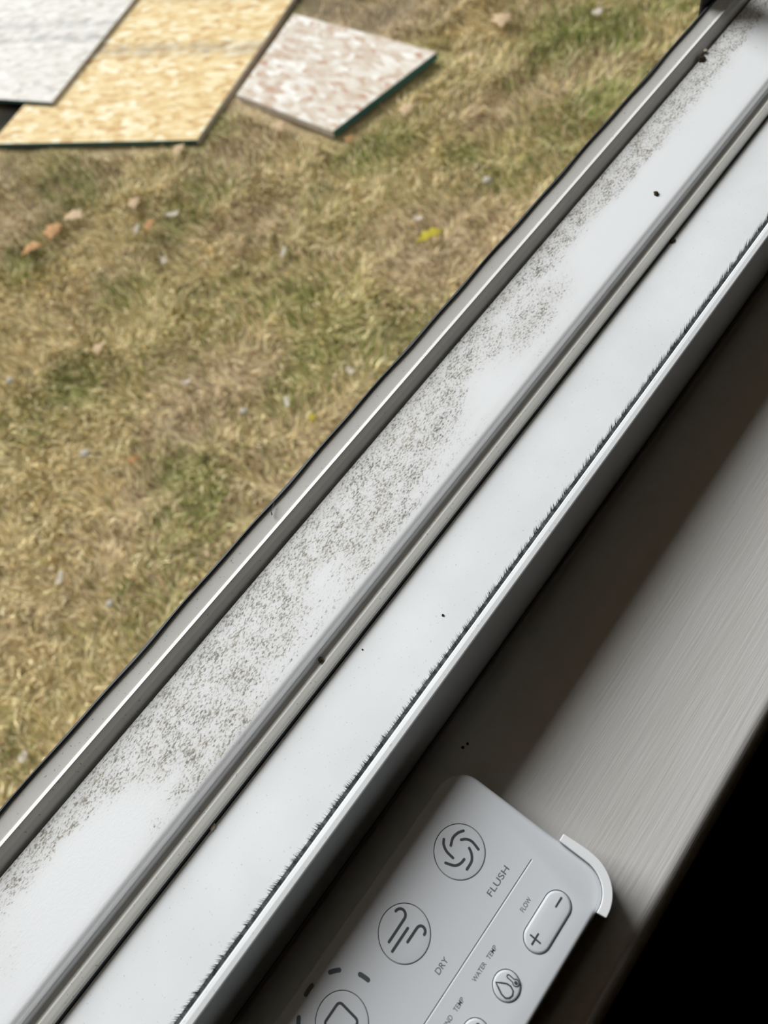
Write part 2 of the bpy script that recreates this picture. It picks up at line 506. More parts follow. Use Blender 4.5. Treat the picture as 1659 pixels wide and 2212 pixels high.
# ------------------------------------------------------------------ interior stool board
prof = [(0.0778, -0.0004), (0.0768, -0.0002), (0.0762, 0.0010), (0.0754, 0.0013), (0.0748, 0.0010), (0.0742, 0.0002), (0.072, 0.0)]
prof += [(-0.0160, 0.0)] + [(-0.0160 - 0.0070 * math.sin(math.radians(a)), -0.0110 + 0.0110 * math.cos(math.radians(a))) for a in range(10, 181, 10)]
prof += [(0.0778, -0.022)]
st_o = extrude_profile('trim_1', prof, -0.9, 1.15, STOOL)
for p in st_o.data.polygons:
    p.use_smooth = abs(p.normal.x) < 0.5
tag(st_o, 'painted off-white wooden window stool with visible brush strokes', kind='structure')
st_o.data.set_sharp_from_angle(angle=math.radians(50))
apron = tag(box('trim_4', -0.8, 1.05, -0.010, 0.0035, -0.10, -0.0225, STOOL, bev=0.001), 'painted apron board below the window stool', kind='structure')

# ------------------------------------------------------------------ the remote control
MM = 0.001
RT = 0.0178                      # top of the case
rem = tag(empty('remote_control', (0, 0, 0)), 'white bathroom remote control lying on the painted window stool', 'remote control')
rx0, rx1, ry0, ry1 = -165 * MM, 22.4 * MM, -4.1 * MM, 61.4 * MM


def body_outline(ins): return rrect(rx0 + ins, rx1 - ins, ry0 + ins, ry1 - ins, 10.2 * MM - ins, 12)


bm = bmesh.new()
rings = []
levels = [(0.0014, 0.0003), (0.0004, 0.0014)]
levels = [(1.4 * MM, 0.3 * MM), (0.4 * MM, 1.0 * MM), (0.0, 2.2 * MM)] + [(1.6 * MM * (1 - math.cos(math.radians(a))), RT - 1.6 * MM + 1.6 * MM * math.sin(math.radians(a))) for a in (0, 18, 36, 54, 72, 90)]
for ins, z in levels:
    rings.append([bm.verts.new((x, y, z)) for x, y in body_outline(ins)])
n = len(rings[0])
for a, b_ in zip(rings, rings[1:]):
    for k in range(n):
        bm.faces.new((a[k], a[(k + 1) % n], b_[(k + 1) % n], b_[k]))
bm.faces.new(rings[0][::-1])
bm.faces.new(rings[-1])
body = from_bm('case', bm, PLASTIC, rem)

BIG = [(-1.2, 42.4), (-33.3, 42.5), (-66.6, 43.1)]
BIG_R = 9.25
SMALL = [(-24.0, 7.2), (-41.0, 7.3)]
SMALL_R = 4.72
PILL = (-11.35, 10.15, 2.1, 11.6)


def circ(cx, cy, r, n=64): return [((cx + r * math.cos(2 * math.pi * i / n)) * MM, (cy + r * math.sin(2 * math.pi * i / n)) * MM) for i in range(n)]


def pill(ins, grow=0.0):
    x0, x1, y0, y1 = [q * MM for q in PILL]
    i = ins - grow
    return rrect(x0 + i, x1 - i, y0 + i, y1 - i, (y1 - y0) / 2 - i - 1e-6, 16)


def cut(target, build):
    bm = bmesh.new()
    build(bm)
    bmesh.ops.recalc_face_normals(bm, faces=bm.faces[:])
    me = bpy.data.meshes.new('cutter')
    bm.to_mesh(me)
    bm.free()
    c = bpy.data.objects.new('cutter', me)
    COL.objects.link(c)
    m = target.modifiers.new('cut', 'BOOLEAN')
    m.object = c
    m.operation = 'DIFFERENCE'
    m.solver = 'EXACT'
    dg = bpy.context.evaluated_depsgraph_get()
    new = bpy.data.meshes.new_from_object(target.evaluated_get(dg))
    target.modifiers.remove(m)
    old = target.data
    target.data = new
    bpy.data.meshes.remove(old)
    new.name = 'case'
    bpy.data.objects.remove(c)
    bpy.data.meshes.remove(me)


def wells(bm):
    d = RT - 1.3 * MM
    for cx, cy in BIG: prism_bm(bm, circ(cx, cy, BIG_R), d, RT + 0.002)
    for cx, cy in SMALL: prism_bm(bm, circ(cx, cy, SMALL_R, 48), d, RT + 0.002)
    prism_bm(bm, pill(0), d, RT + 0.002)
    # the engraved divider: a V groove that ends short of the rim
    xa, ya, xb, yb, hw = -140 * MM, 22.6 * MM, 12.0 * MM, 21.0 * MM, 0.52 * MM
    vs = []
    for x, y in ((xa, ya), (xb, yb)):
        vs.append([bm.verts.new((x, y - hw * 2, RT + 0.55 * MM)), bm.verts.new((x, y + hw * 1.15, RT + 0.55 * MM)), bm.verts.new((x, y + hw * 0.55, RT - 0.40 * MM))])
    bm.faces.new(vs[0])
    bm.faces.new(vs[1][::-1])
    for k in range(3):
        bm.faces.new((vs[0][k], vs[1][k], vs[1][(k + 1) % 3], vs[0][(k + 1) % 3]))


cut(body, wells)
for p in body.data.polygons: p.use_smooth = True
body.data.set_sharp_from_angle(angle=math.radians(32))


def catmull(pts, sub=8):
    if len(pts) < 3: return pts
    P = [pts[0]] + list(pts) + [pts[-1]]
    out = []
    for i in range(1, len(P) - 2):
        p0, p1, p2, p3 = P[i - 1:i + 3]
        for s in range(sub):
            t = s / sub
            out.append(tuple(0.5 * (2 * p1[d] + (p2[d] - p0[d]) * t + (2 * p0[d] - 5 * p1[d] + 4 * p2[d] - p3[d]) * t * t + (3 * p1[d] - p0[d] - 3 * p2[d] + p3[d]) * t ** 3) for d in (0, 1)))
    out.append(pts[-1])
    return out


def strokes(name, lines, width, z, mat, parent, closed=False, fills=()):
    """flat printed strokes with round ends; coordinates in mm on the remote's face"""
    bm = bmesh.new()
    zz = z
    for pts in lines:
        cl = closed and len(pts) > 3
        n = len(pts)
        L, R = [], []
        for i in range(n):
            a = pts[i - 1] if (i > 0 or cl) else pts[i]
            b_ = pts[(i + 1) % n] if (i < n - 1 or cl) else pts[i]
            dx, dy = b_[0] - a[0], b_[1] - a[1]
            l = math.hypot(dx, dy) or 1
            nx_, ny_ = -dy / l * width / 2, dx / l * width / 2
            L.append(bm.verts.new(((pts[i][0] + nx_) * MM, (pts[i][1] + ny_) * MM, zz)))
            R.append(bm.verts.new(((pts[i][0] - nx_) * MM, (pts[i][1] - ny_) * MM, zz)))
        for i in range(n if cl else n - 1):
            j = (i + 1) % n
            bm.faces.new((L[i], R[i], R[j], L[j]))
        if not cl:
            for q in (pts[0], pts[-1]):
                bm.faces.new([bm.verts.new(((q[0] + width / 2 * math.cos(t * math.pi / 8)) * MM, (q[1] + width / 2 * math.sin(t * math.pi / 8)) * MM, zz + 0.000004)) for t in range(16)])
    for cx, cy, r in fills:
        bm.faces.new([bm.verts.new(((cx + r * math.cos(t * math.pi / 10)) * MM, (cy + r * math.sin(t * math.pi / 10)) * MM, zz + 0.000008)) for t in range(20)])
    me = bpy.data.meshes.new(name)
    bm.to_mesh(me)
    bm.free()
    for p in me.polygons:
        pass
    o = link(name, me, mat, parent)
    m = o.modifiers.new('ink', 'SOLIDIFY')
    m.thickness = 0.00002
    m.offset = 0
    return o


# big round buttons with their symbols
big_z = RT + 0.05 * MM
IZ = big_z + 0.00007
btn = [dome('round_button', (lambda c: (lambda ins: circ(c[0], c[1], BIG_R - 0.30 - ins / MM)))(c), RT - 1.3 * MM, big_z, 0.25 * MM, 0.02 * MM, PLASTIC, rem) for c in BIG]
swirl = [[(5.12, 45.22), (3.39, 46.37), (0.96, 46.83), (-1.48, 45.98)], [(2.25, 44.15), (3.52, 42.8), (4.11, 40.68), (3.43, 37.58)],
         [(1.78, 40.3), (0.78, 38.61), (-1.18, 37.23), (-4.21, 37.05)], [(-2.2, 39.63), (-4.08, 39.9), (-5.88, 41.14), (-7.14, 44.16)], [(-1.33, 49.16), (-2.8, 48.16), (-3.92, 46.04), (-4.25, 43.05)]]
strokes('swirl_symbol', [catmull(s) for s in swirl], 0.92, IZ, INK, btn[0])
dry = [[(-38.62, 45.1), (-34, 45.12), (-29.9, 45.15)] + [(-29.9 + 1.95 * math.sin(math.radians(a)), 47.05 - 1.9 * math.cos(math.radians(a))) for a in range(15, 190, 15)],
       [(-40.08, 42.48), (-31.37, 42.49)],
       [(-34.62, 40.07), (-32, 40.06), (-29.3, 40.05)] + [(-29.3 + 1.6 * math.sin(math.radians(a)), 38.48 + 1.57 * math.cos(math.radians(a))) for a in range(15, 190, 15)]]
strokes('breeze_symbol', dry, 0.92, IZ, INK, btn[1])
sq = [(x / MM, y / MM) for x, y in rrect(-70.8 * MM, -62.5 * MM, 39.0 * MM, 47.7 * MM, 1.4 * MM, 6)]
strokes('square_symbol', [sq], 0.85, IZ, INK, btn[2], closed=True)
for c in ((9, 4.3), (50, 4.3), (91, 4.3), (130, 4.3), (171, 4.3)):
    a0 = math.radians(c[0])
    half = c[1] / 2 / 14.9
    pts = [(BIG[2][0] + 14.9 * math.cos(a0 + t * half * 0.75), BIG[2][1] + 14.9 * math.sin(a0 + t * half * 0.75)) for t in (-1, -0.5, 0, 0.5, 1)]
    strokes('indicator_light', [pts], 1.5, RT + 0.00003, LED, rem)

# small buttons
sm = [dome('small_button', (lambda c: (lambda ins: circ(c[0], c[1], SMALL_R - 0.26 - ins / MM, 48)))(c), RT - 1.3 * MM, RT + 0.55 * MM, 0.75 * MM, 0.12 * MM, PLASTIC, rem) for c in SMALL]
SZ = RT + 0.00055 + 0.00012
drop = [(-25.35, 10.51), (-24.4, 9.05), (-23.44, 7.5), (-23.25, 6.15), (-23.81, 4.84), (-25.02, 4.35), (-26.24, 4.75), (-26.98, 5.7), (-26.9, 7.21), (-26.1, 8.9)]
th = arc(-21.45, 8.25, 0.48, 0, 180, 8) + [(-21.93, 6.5)] + arc(-21.45, 5.4, 1.0, 120, 420, 16) + [(-20.97, 6.5)]
strokes('droplet_symbol', [drop], 0.5, SZ, INK, sm[0], closed=True)
strokes('thermometer_symbol', [th], 0.34, SZ, INK, sm[0], closed=True, fills=[(-21.45, 5.4, 0.55)])
dx = SMALL[1][0] - SMALL[0][0]
strokes('thermometer_symbol', [[(x + dx, y + 0.1) for x, y in th]], 0.34, SZ, INK, sm[1], closed=True, fills=[(-21.45 + dx, 5.5, 0.55)])
strokes('breeze_symbol', [[(-43.6, 8.6), (-41.2, 8.6), (-40.5, 9.2), (-41.0, 9.9), (-41.6, 9.7)], [(-44.0, 7.2), (-40.2, 7.2)], [(-43.2, 5.8), (-41.6, 5.8), (-41.0, 5.2), (-41.5, 4.6)]], 0.45, SZ, INK, sm[1])
pb = dome('rocker_button', lambda ins: pill(ins, -0.26 * MM), RT - 1.3 * MM, RT + 0.60 * MM, 0.85 * MM, 0.15 * MM, PLASTIC, rem)
PZ = RT + 0.00060 + 0.00016
strokes('minus_mark', [[(4.75, 7.08), (8.1, 7.12)]], 0.55, PZ, INK, pb)
strokes('plus_mark', [[(-9.2, 7.33), (-5.5, 7.31)]], 0.55, PZ, INK, pb)
strokes('plus_mark', [[(-7.3, 5.5), (-7.28, 9.1)]], 0.55, PZ + 0.00001, INK, pb)


def lettering(word, x0, x1, y0, y1, bold=0.0, parent=rem):
    cu = bpy.data.curves.new('lettering', 'FONT')
    cu.body = word
    cu.size = 1.0
    cu.offset = bold
    t = bpy.data.objects.new('lettering', cu)
    COL.objects.link(t)
    bpy.context.view_layer.update()
    dg = bpy.context.evaluated_depsgraph_get()
    me = bpy.data.meshes.new_from_object(t.evaluated_get(dg))
    bpy.data.objects.remove(t)
    xs = [q.co.x for q in me.vertices]
    ys = [q.co.y for q in me.vertices]
    ax, bx, ay, by = min(xs), max(xs), min(ys), max(ys)
    for q in me.vertices:
        q.co = ((x0 + (q.co.x - ax) / (bx - ax) * (x1 - x0)) * MM, (y0 + (q.co.y - ay) / (by - ay) * (y1 - y0)) * MM, RT + 0.00002)
    me.name = 'lettering'
    return link('lettering', me, INK2, parent)


lettering('FLUSH', -6.05, 4.85, 25.4, 27.6, 0.008)
lettering('DRY', -35.55, -30.1, 25.95, 27.95, 0.008)
lettering('FLOW', -3.3, 1.65, 14.4, 16.0, 0.012)
lettering('WATER', -29.7, -23.1, 15.55, 17.05, 0.012)
lettering('TEMP', -21.6, -17.1, 15.5, 17.0, 0.010)
lettering('WIND', -47.3, -41.9, 15.55, 17.05, 0.010)
lettering('TEMP', -40.2, -35.7, 15.5, 17.0, 0.010)

# raised lip that wraps the front corner of the remote
pi_ = [(22.5, 16.9), (22.5, 11.0), (22.5, 7.0)] + arc(12.3, 6.1, 10.2, 0, -90, 14)[1:] + [(11.3, -4.15)]
po = [(25.3, 16.9), (25.75, 11.0), (25.9, 7.0)] + arc(12.3, 6.1, 13.5, 0, -90, 14)[1:] + [(11.9, -7.4)]
bm = bmesh.new()
z0, z1 = 0.4 * MM, RT + 1.7 * MM
q = []
for (a, b_) in zip(pi_, po):
    q.append([bm.verts.new((a[0] * MM, a[1] * MM, z0)), bm.verts.new((b_[0] * MM, b_[1] * MM, z0)), bm.verts.new((b_[0] * MM, b_[1] * MM, z1)), bm.verts.new((a[0] * MM, a[1] * MM, z1))])
for a, b_ in zip(q, q[1:]):
    for k in range(4):
        bm.faces.new((a[k], a[(k + 1) % 4], b_[(k + 1) % 4], b_[k]))
bm.faces.new(q[0])
bm.faces.new(q[-1][::-1])
lip = from_bm('corner_lip', bm, LIPPLASTIC, rem)
lip['label'] = 'raised white lip curving round the remote corner'
bevel(lip, 0.35 * MM, 3, 50)
rem.scale = (1.0077, 1.0077, 1.0)

# ------------------------------------------------------------------ lawn
def ray_ground(px, py, z):
    d = cam.matrix_world.to_3x3() @ Vector((px - 829.5, -(py - 1106), -1600.0))
    t = (z - CAM_Z) / d.z
    return d.x * t, d.y * t


rs = np.random.RandomState(3)


def vnoise(x, y, s, seed):
    r = np.random.RandomState(seed)
    T = r.rand(64, 64)
    u, v_ = x / s + 100, y / s + 100
    iu, iv = np.floor(u).astype(int), np.floor(v_).astype(int)
    fu, fv = u - iu, v_ - iv
    fu, fv = fu * fu * (3 - 2 * fu), fv * fv * (3 - 2 * fv)
    a, b_, c, d = T[iu % 64, iv % 64], T[(iu + 1) % 64, iv % 64], T[iu % 64, (iv + 1) % 64], T[(iu + 1) % 64, (iv + 1) % 64]
    return (a * (1 - fu) + b_ * fu) * (1 - fv) + (c * (1 - fu) + d * fu) * fv


# patches of the lawn: (x, y, radius, kind) kind 0 = green, 1 = bare brown, 2 = straw
PATCH = []
for px, py, r, k in [(790, 335, 55, 0), (140, 392, 60, 0), (690, 750, 70, 0), (655, 640, 60, 0), (1190, 80, 60, 0), (1280, 210, 50, 0), (1340, 70, 50, 0), (620, 850, 45, 0), (250, 640, 50, 0), (170, 820, 50, 0), (900, 120, 50, 0), (1000, 330, 45, 0), (60, 570, 40, 0), (380, 1010, 50, 0),
                     (500, 330, 80, 1), (420, 840, 95, 1), (560, 800, 60, 1), (80, 470, 70, 1), (860, 40, 90, 1), (730, 20, 70, 1), (880, 570, 60, 1), (1060, 240, 60, 1), (360, 950, 60, 1), (600, 470, 60, 1), (300, 1060, 60, 1), (1180, 190, 50, 1),
                     (280, 720, 90, 2), (320, 640, 70, 2), (900, 400, 80, 2), (180, 1060, 90, 2), (60, 720, 80, 2), (80, 1440, 90, 2), (660, 480, 60, 2), (760, 430, 60, 2), (1120, 300, 60, 2), (460, 690, 60, 2), (200, 950, 70, 2), (100, 1250, 80, 2), (1010, 90, 60, 2)]:
    x, y = ray_ground(px, py, GROUND)
    x2, y2 = ray_ground(px + r, py, GROUND)
    PATCH.append((x, y, max(0.07, math.hypot(x2 - x, y2 - y)), k))
STRAW = np.array([[0.62, 0.50, 0.27], [0.84, 0.73, 0.47], [0.44, 0.34, 0.17]])
GREEN = np.array([[0.13, 0.17, 0.04], [0.22, 0.25, 0.07], [0.36, 0.36, 0.13]])
BROWN = np.array([[0.36, 0.255, 0.15], [0.50, 0.38, 0.25], [0.22, 0.15, 0.09]])


def kinds(x, y):
    wts = np.zeros((3,) + x.shape)
    wts[0] = 0.9 * np.clip(vnoise(x, y, 0.30, 11) * 1.7 - 0.72, 0, 1) + 0.10
    wts[1] = 0.9 * np.clip(vnoise(x, y, 0.34, 12) * 1.7 - 0.60, 0, 1) + 0.10
    wts[2] = 0.55 * np.clip(vnoise(x, y, 0.42, 13) * 1.6 - 0.35, 0, 1) + 0.30
    for a, b_, r, k in PATCH:
        wts[k] += 1.1 * np.exp(-((x - a) ** 2 + (y - b_) ** 2) / (r * r))
    return wts / wts.sum(0)


# tint spots: board shade painted in at the left, dark soil behind the boards
SHADE_AND_SOIL = []
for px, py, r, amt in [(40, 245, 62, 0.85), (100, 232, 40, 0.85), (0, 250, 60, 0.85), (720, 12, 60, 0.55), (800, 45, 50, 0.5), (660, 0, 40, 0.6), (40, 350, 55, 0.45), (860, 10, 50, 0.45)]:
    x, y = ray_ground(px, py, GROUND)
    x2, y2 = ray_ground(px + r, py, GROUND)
    SHADE_AND_SOIL.append((x, y, max(0.05, math.hypot(x2 - x, y2 - y)), amt))


def shade_and_soil(x, y):
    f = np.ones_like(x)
    for a, b_, r, amt in SHADE_AND_SOIL:
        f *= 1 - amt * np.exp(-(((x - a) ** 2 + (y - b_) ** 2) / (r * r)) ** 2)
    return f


def set_tint(me, col):
    a = me.color_attributes.new('tint', 'FLOAT_COLOR', 'POINT')
    c4 = np.ones((len(col), 4), np.float32)
    c4[:, :3] = col
    a.data.foreach_set('color', c4.ravel())


# ground surface: gently uneven soil
gx = np.linspace(-6, 9, 220)
gy = np.concatenate([[0.1699], np.linspace(0.30, 7.5, 180), [9, 12]])
X, Y = np.meshgrid(gx, gy, indexing='ij')
Z = GROUND + 0.02 * (vnoise(X, Y, 0.5, 21) - 0.5) + 0.012 * (vnoise(X, Y, 0.13, 22) - 0.5) - 0.012
K = kinds(X, Y)
colr = shade_and_soil(X, Y)[..., None] * (K[0][..., None] * GREEN[1] + K[1][..., None] * BROWN[1] + K[2][..., None] * STRAW[2]) * 1.05
V = np.stack([X, Y, Z], -1).reshape(-1, 3)
ny_ = len(gy)
i, j = np.meshgrid(np.arange(len(gx) - 1), np.arange(ny_ - 1), indexing='ij')
q0 = (i * ny_ + j).ravel()
F = np.stack([q0, q0 + ny_, q0 + ny_ + 1, q0 + 1], -1)
me = bpy.data.meshes.new('lawn')
me.from_pydata(V.tolist(), [], F.tolist())
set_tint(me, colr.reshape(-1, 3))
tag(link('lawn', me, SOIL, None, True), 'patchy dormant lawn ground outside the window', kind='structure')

# boards (outlines taken on the board tops, metres)
gold_top, pink_top, grey_top = GROUND + 0.026, GROUND + 0.034, GROUND + 0.046


def onp(p, z): return Vector(ray_ground(p[0], p[1], z))


g_bl, g_br = onp((-20, 311), gold_top), onp((425, 302), gold_top)
g_v = (onp((633, 0), gold_top) - onp((429, 299), gold_top)).normalized()
gold_poly = [g_bl, g_br, g_br + g_v * 2.44, g_bl + g_v * 2.44]
y_br, y_bl = onp((111, 221), grey_top), onp((0, 214), grey_top)
y_u = (y_bl - y_br).normalized()
y_v = (onp((288, 0), grey_top) - y_br).normalized()
grey_poly = [y_br + y_u * 1.22, y_br, y_br + y_v * 2.44, y_br + y_u * 1.22 + y_v * 2.44]
pink_poly = [onp((511, 204), pink_top), onp((718, 284), pink_top), onp((944, 112), pink_top), onp((634, 29), pink_top)]


def inside(poly, x, y, grow=0.0):
    c = sum((p for p in poly), Vector((0, 0))) / len(poly)
    res = np.ones_like(x, bool)
    n = len(poly)
    area = sum(poly[k].x * poly[(k + 1) % n].y - poly[(k + 1) % n].x * poly[k].y for k in range(n))
    sg = 1 if area > 0 else -1
    for k in range(n):
        a, b_ = poly[k], poly[(k + 1) % n]
        e = (b_ - a).normalized()
        res &= sg * (e.x * (y - a.y) - e.y * (x - a.x)) > -grow
    return res


def board(name, label, poly, top, thick, mat, green_sides):
    o0 = poly[1]
    root = tag(empty(name, (o0.x, o0.y, top - thick)), label, 'board')
    n = len(poly)
    ang = math.atan2((poly[2] - poly[1]).y, (poly[2] - poly[1]).x)
    root.rotation_euler = (0, 0, ang)
    ca, sa = math.cos(-ang), math.sin(-ang)
    L = [((p - o0).x * ca - (p - o0).y * sa, (p - o0).x * sa + (p - o0).y * ca) for p in poly]
    bm = bmesh.new()
    prism_bm(bm, L, 0.0, thick)
    ob = from_bm('panel', bm, [mat, RAWEDGE], root)
    for p in ob.data.polygons:
        if abs(p.normal.z) < 0.5: p.material_index = 1
    bevel(ob, 0.0015, 2)
    for k in green_sides:
        a, b_ = Vector(L[k]), Vector(L[(k + 1) % n])
        e = (b_ - a).normalized()
        nrm = Vector((e.y, -e.x))
        cen = Vector((sum(p[0] for p in L) / n, sum(p[1] for p in L) / n))
        if (cen - a).dot(nrm) > 0: nrm = -nrm
        bm = bmesh.new()
        a2, b2 = a + e * 0.002 + nrm * 0.0001, b_ - e * 0.002 + nrm * 0.0001
        prism_bm(bm, [tuple(a2), tuple(b2), tuple(b2 + nrm * 0.0012), tuple(a2 + nrm * 0.0012)], 0.0008, thick - 0.0018)
        ge = from_bm('painted_edge', bm, GREENEDGE, root)
        ge['label'] = 'dark green painted edge'
    return root


board('strand_board', 'golden yellow strand board lying between two paler boards on the lawn', gold_poly, gold_top, 0.024, OSB_GOLD, (0,))
board('strand_board', 'weathered grey strand board overlapping the golden board, in the corner of the picture', grey_poly, grey_top, 0.0185, OSB_GREY, (0,))
board('strand_board', 'small pinkish white strand board offcut with green edge, right of the golden board', pink_poly, pink_top, 0.032, OSB_PINK, (1,))

# grass: bent flattened blades over everything the window looks out on, one object
NB = 420000
u = rs.rand(int(NB * 2.2))
v_ = rs.rand(int(NB * 2.2))
bx = -2.2 + 9.0 * u
by = 0.45 + 6.2 * v_
keep = (bx < 0.7 + by * 2.6) & (bx > -1.1 - 0.2 * by)
for pl, gr in ((gold_poly, 0.012), (grey_poly, 0.012), (pink_poly, 0.012)):
    keep &= ~inside(pl, bx, by, gr)
Kb = kinds(bx, by)
keep &= rs.rand(len(bx)) < np.clip(shade_and_soil(bx, by) * 1.6 - 0.55, 0, 1) * (0.95 - 0.55 * np.clip(Kb[1] * 1.5 - 0.35, 0, 1))
bx, by, Kb = bx[keep][:NB], by[keep][:NB], Kb[:, keep][:, :NB]
nbl = len(bx)
rr = rs.rand(nbl)
kind = np.where(rr < Kb[0], 0, np.where(rr < Kb[0] + Kb[1], 1, 2))
pal = np.stack([GREEN, BROWN, STRAW])
c1 = pal[kind, rs.randint(0, 3, nbl)] * np.array([1.16, 1.15, 1.10]) * (0.62 + 0.75 * rs.rand(nbl))[:, None]
base_z = GROUND + 0.02 * (vnoise(bx, by, 0.5, 21) - 0.5) + 0.012 * (vnoise(bx, by, 0.13, 22) - 0.5) - 0.016
length = 0.030 + 0.045 * rs.rand(nbl)
flow = vnoise(bx, by, 0.18, 31) * 6.28 * 1.5
az = flow + rs.normal(0, 0.75, nbl)
lean = np.clip(0.95 + rs.normal(0, 0.28, nbl), 0.2, 1.45)
lean = np.where(kind == 0, lean * 0.75, lean)
near = np.zeros(nbl, bool)
for pl in (gold_poly, grey_poly, pink_poly): near |= inside(pl, bx, by, 0.075)
length = np.where(near, length * 0.35, length)
wd = 0.0013 + 0.0013 * rs.rand(nbl)
dxy = np.stack([np.cos(az), np.sin(az)], -1)
sd_ = np.stack([-np.sin(az), np.cos(az)], -1)
P0 = np.stack([bx, by, base_z], -1)
m1 = length * 0.5
P1 = P0 + np.stack([dxy[:, 0] * m1 * np.sin(lean * 0.7), dxy[:, 1] * m1 * np.sin(lean * 0.7), m1 * np.cos(lean * 0.7)], -1)
P2 = P1 + np.stack([dxy[:, 0] * m1 * np.sin(lean * 1.2), dxy[:, 1] * m1 * np.sin(lean * 1.2), m1 * np.cos(lean * 1.2)], -1)
off = np.concatenate([sd_ * wd[:, None], np.zeros((nbl, 1))], -1)
VV = np.stack([P0 - off, P0 + off, P1 - off * 0.9, P1 + off * 0.9, P2], 1).reshape(-1, 3).astype(np.float32)
k0 = (np.arange(nbl) * 5)[:, None]
T3 = np.concatenate([k0 + np.array([[0, 1, 3]]), k0 + np.array([[0, 3, 2]]), k0 + np.array([[2, 3, 4]])], 1).reshape(-1).astype(np.int32)
me = bpy.data.meshes.new('grass')
me.vertices.add(len(VV))
me.vertices.foreach_set('co', VV.ravel())
nt3 = len(T3) // 3
me.loops.add(len(T3))
me.loops.foreach_set('vertex_index', T3)
me.polygons.add(nt3)
me.polygons.foreach_set('loop_start', np.arange(nt3, dtype=np.int32) * 3)
me.polygons.foreach_set('loop_total', np.full(nt3, 3, np.int32))
me.update()
set_tint(me, np.repeat(c1, 5, 0))
tag(link('grass', me, BLADE), 'short dry straw and green grass on the lawn', 'grass', kind='stuff')

# ------------------------------------------------------------------ litter on the lawn: chips and dry leaves, each its own object
CHIPM, nt, b = nm('pale_chip', (0.74, 0.70, 0.64), 0.8, 0.0)
nt.links.new(ramp(nt, noise(nt, coords(nt, (1, 5, 1)), 60, 3), [(0.3, (0.46, 0.39, 0.29)), (0.7, (0.66, 0.60, 0.50))]), b.inputs['Base Color'])
STONEM, nt, b = nm('pale_stone', (0.62, 0.62, 0.63), 0.85, 0.0)
nt.links.new(ramp(nt, noise(nt, coords(nt), 90, 3), [(0.3, (0.40, 0.36, 0.29)), (0.7, (0.56, 0.52, 0.45))]), b.inputs['Base Color'])
LEAFM, nt, b = nm('dry_leaf', (0.45, 0.22, 0.09), 0.8, 0.2)
nt.links.new(ramp(nt, noise(nt, coords(nt), 70, 3), [(0.3, (0.36, 0.17, 0.07)), (0.7, (0.58, 0.34, 0.15))]), b.inputs['Base Color'])
TANLEAFM, nt, b = nm('tan_leaf', (0.55, 0.40, 0.24), 0.8, 0.2)
nt.links.new(ramp(nt, noise(nt, coords(nt), 70, 3), [(0.3, (0.46, 0.31, 0.18)), (0.7, (0.66, 0.5, 0.32))]), b.inputs['Base Color'])
YLEAFM, nt, b = nm('yellow_leaf', (0.42, 0.34, 0.03), 0.8, 0.2)


def litter_z(x, y): return GROUND + 0.02


def chip(px, py, L, W, ang, label, mat=CHIPM):
    L, W = L * 0.8, W * 0.8
    x, y = ray_ground(px, py, GROUND + 0.02)
    bm = bmesh.new()
    r2 = random.Random(px * 31 + py)
    pts = [(L / 2 * c + r2.uniform(-.1, .1) * W, W / 2 * s + r2.uniform(-.18, .18) * W) for c, s in ((-1, -.6), (-.3, -1), (.6, -.9), (1, -.2), (.8, .7), (.1, 1), (-.8, .8))]
    prism_bm(bm, pts, 0, 0.006)
    for v in bm.verts:
        v.co.z += 0.006 * (v.co.x / L) ** 2 * 4
    o = from_bm('wood_chip', bm, mat)
    bevel(o, 0.0015)
    o.location = (x, y, GROUND + 0.014)
    o.rotation_euler = (0.06, -0.05, ang)
    return tag(o, label, 'wood chip', 'pale wood chips scattered on the lawn')


def stone(px, py, r, label):
    x, y = ray_ground(px, py, GROUND + 0.02)
    bm = bmesh.new()
    bmesh.ops.create_icosphere(bm, subdivisions=2, radius=r)
    r2 = random.Random(px + py)
    for v in bm.verts:
        v.co *= r2.uniform(0.85, 1.1)
        v.co.z *= 0.6
    o = from_bm('pebble', bm, STONEM, None, True)
    o.location = (x, y, GROUND + 0.012)
    return tag(o, label, 'pebble', 'pale pebbles in the grass')


def leaf(px, py, L, W, ang, label, mat=LEAFM):
    x, y = ray_ground(px, py, GROUND + 0.02)
    bm = bmesh.new()
    n = 7
    rows = []
    for i in range(n):
        t = i / (n - 1)
        hw = W / 2 * math.sin(math.pi * min(0.97, t * 0.94 + 0.04)) ** 0.8 * (1 + 0.35 * (-1) ** i)
        z = 0.012 * math.sin(math.pi * t)
        rows.append([bm.verts.new((L * (t - 0.5), -hw, z + 0.012)), bm.verts.new((L * (t - 0.5), 0, z)), bm.verts.new((L * (t - 0.5), hw, z + 0.009))])
    for a, b_ in zip(rows, rows[1:]):
        bm.faces.new((a[0], b_[0], b_[1], a[1]))
        bm.faces.new((a[1], b_[1], b_[2], a[2]))
    o = from_bm('dry_leaf', bm, mat, None, True)
    m = o.modifiers.new('thick', 'SOLIDIFY')
    m.thickness = 0.0008
    o.location = (x, y, GROUND + 0.012)
    o.rotation_euler = (0.1, 0.1, ang)
    return tag(o, label, 'leaf', 'dry leaves on the lawn')


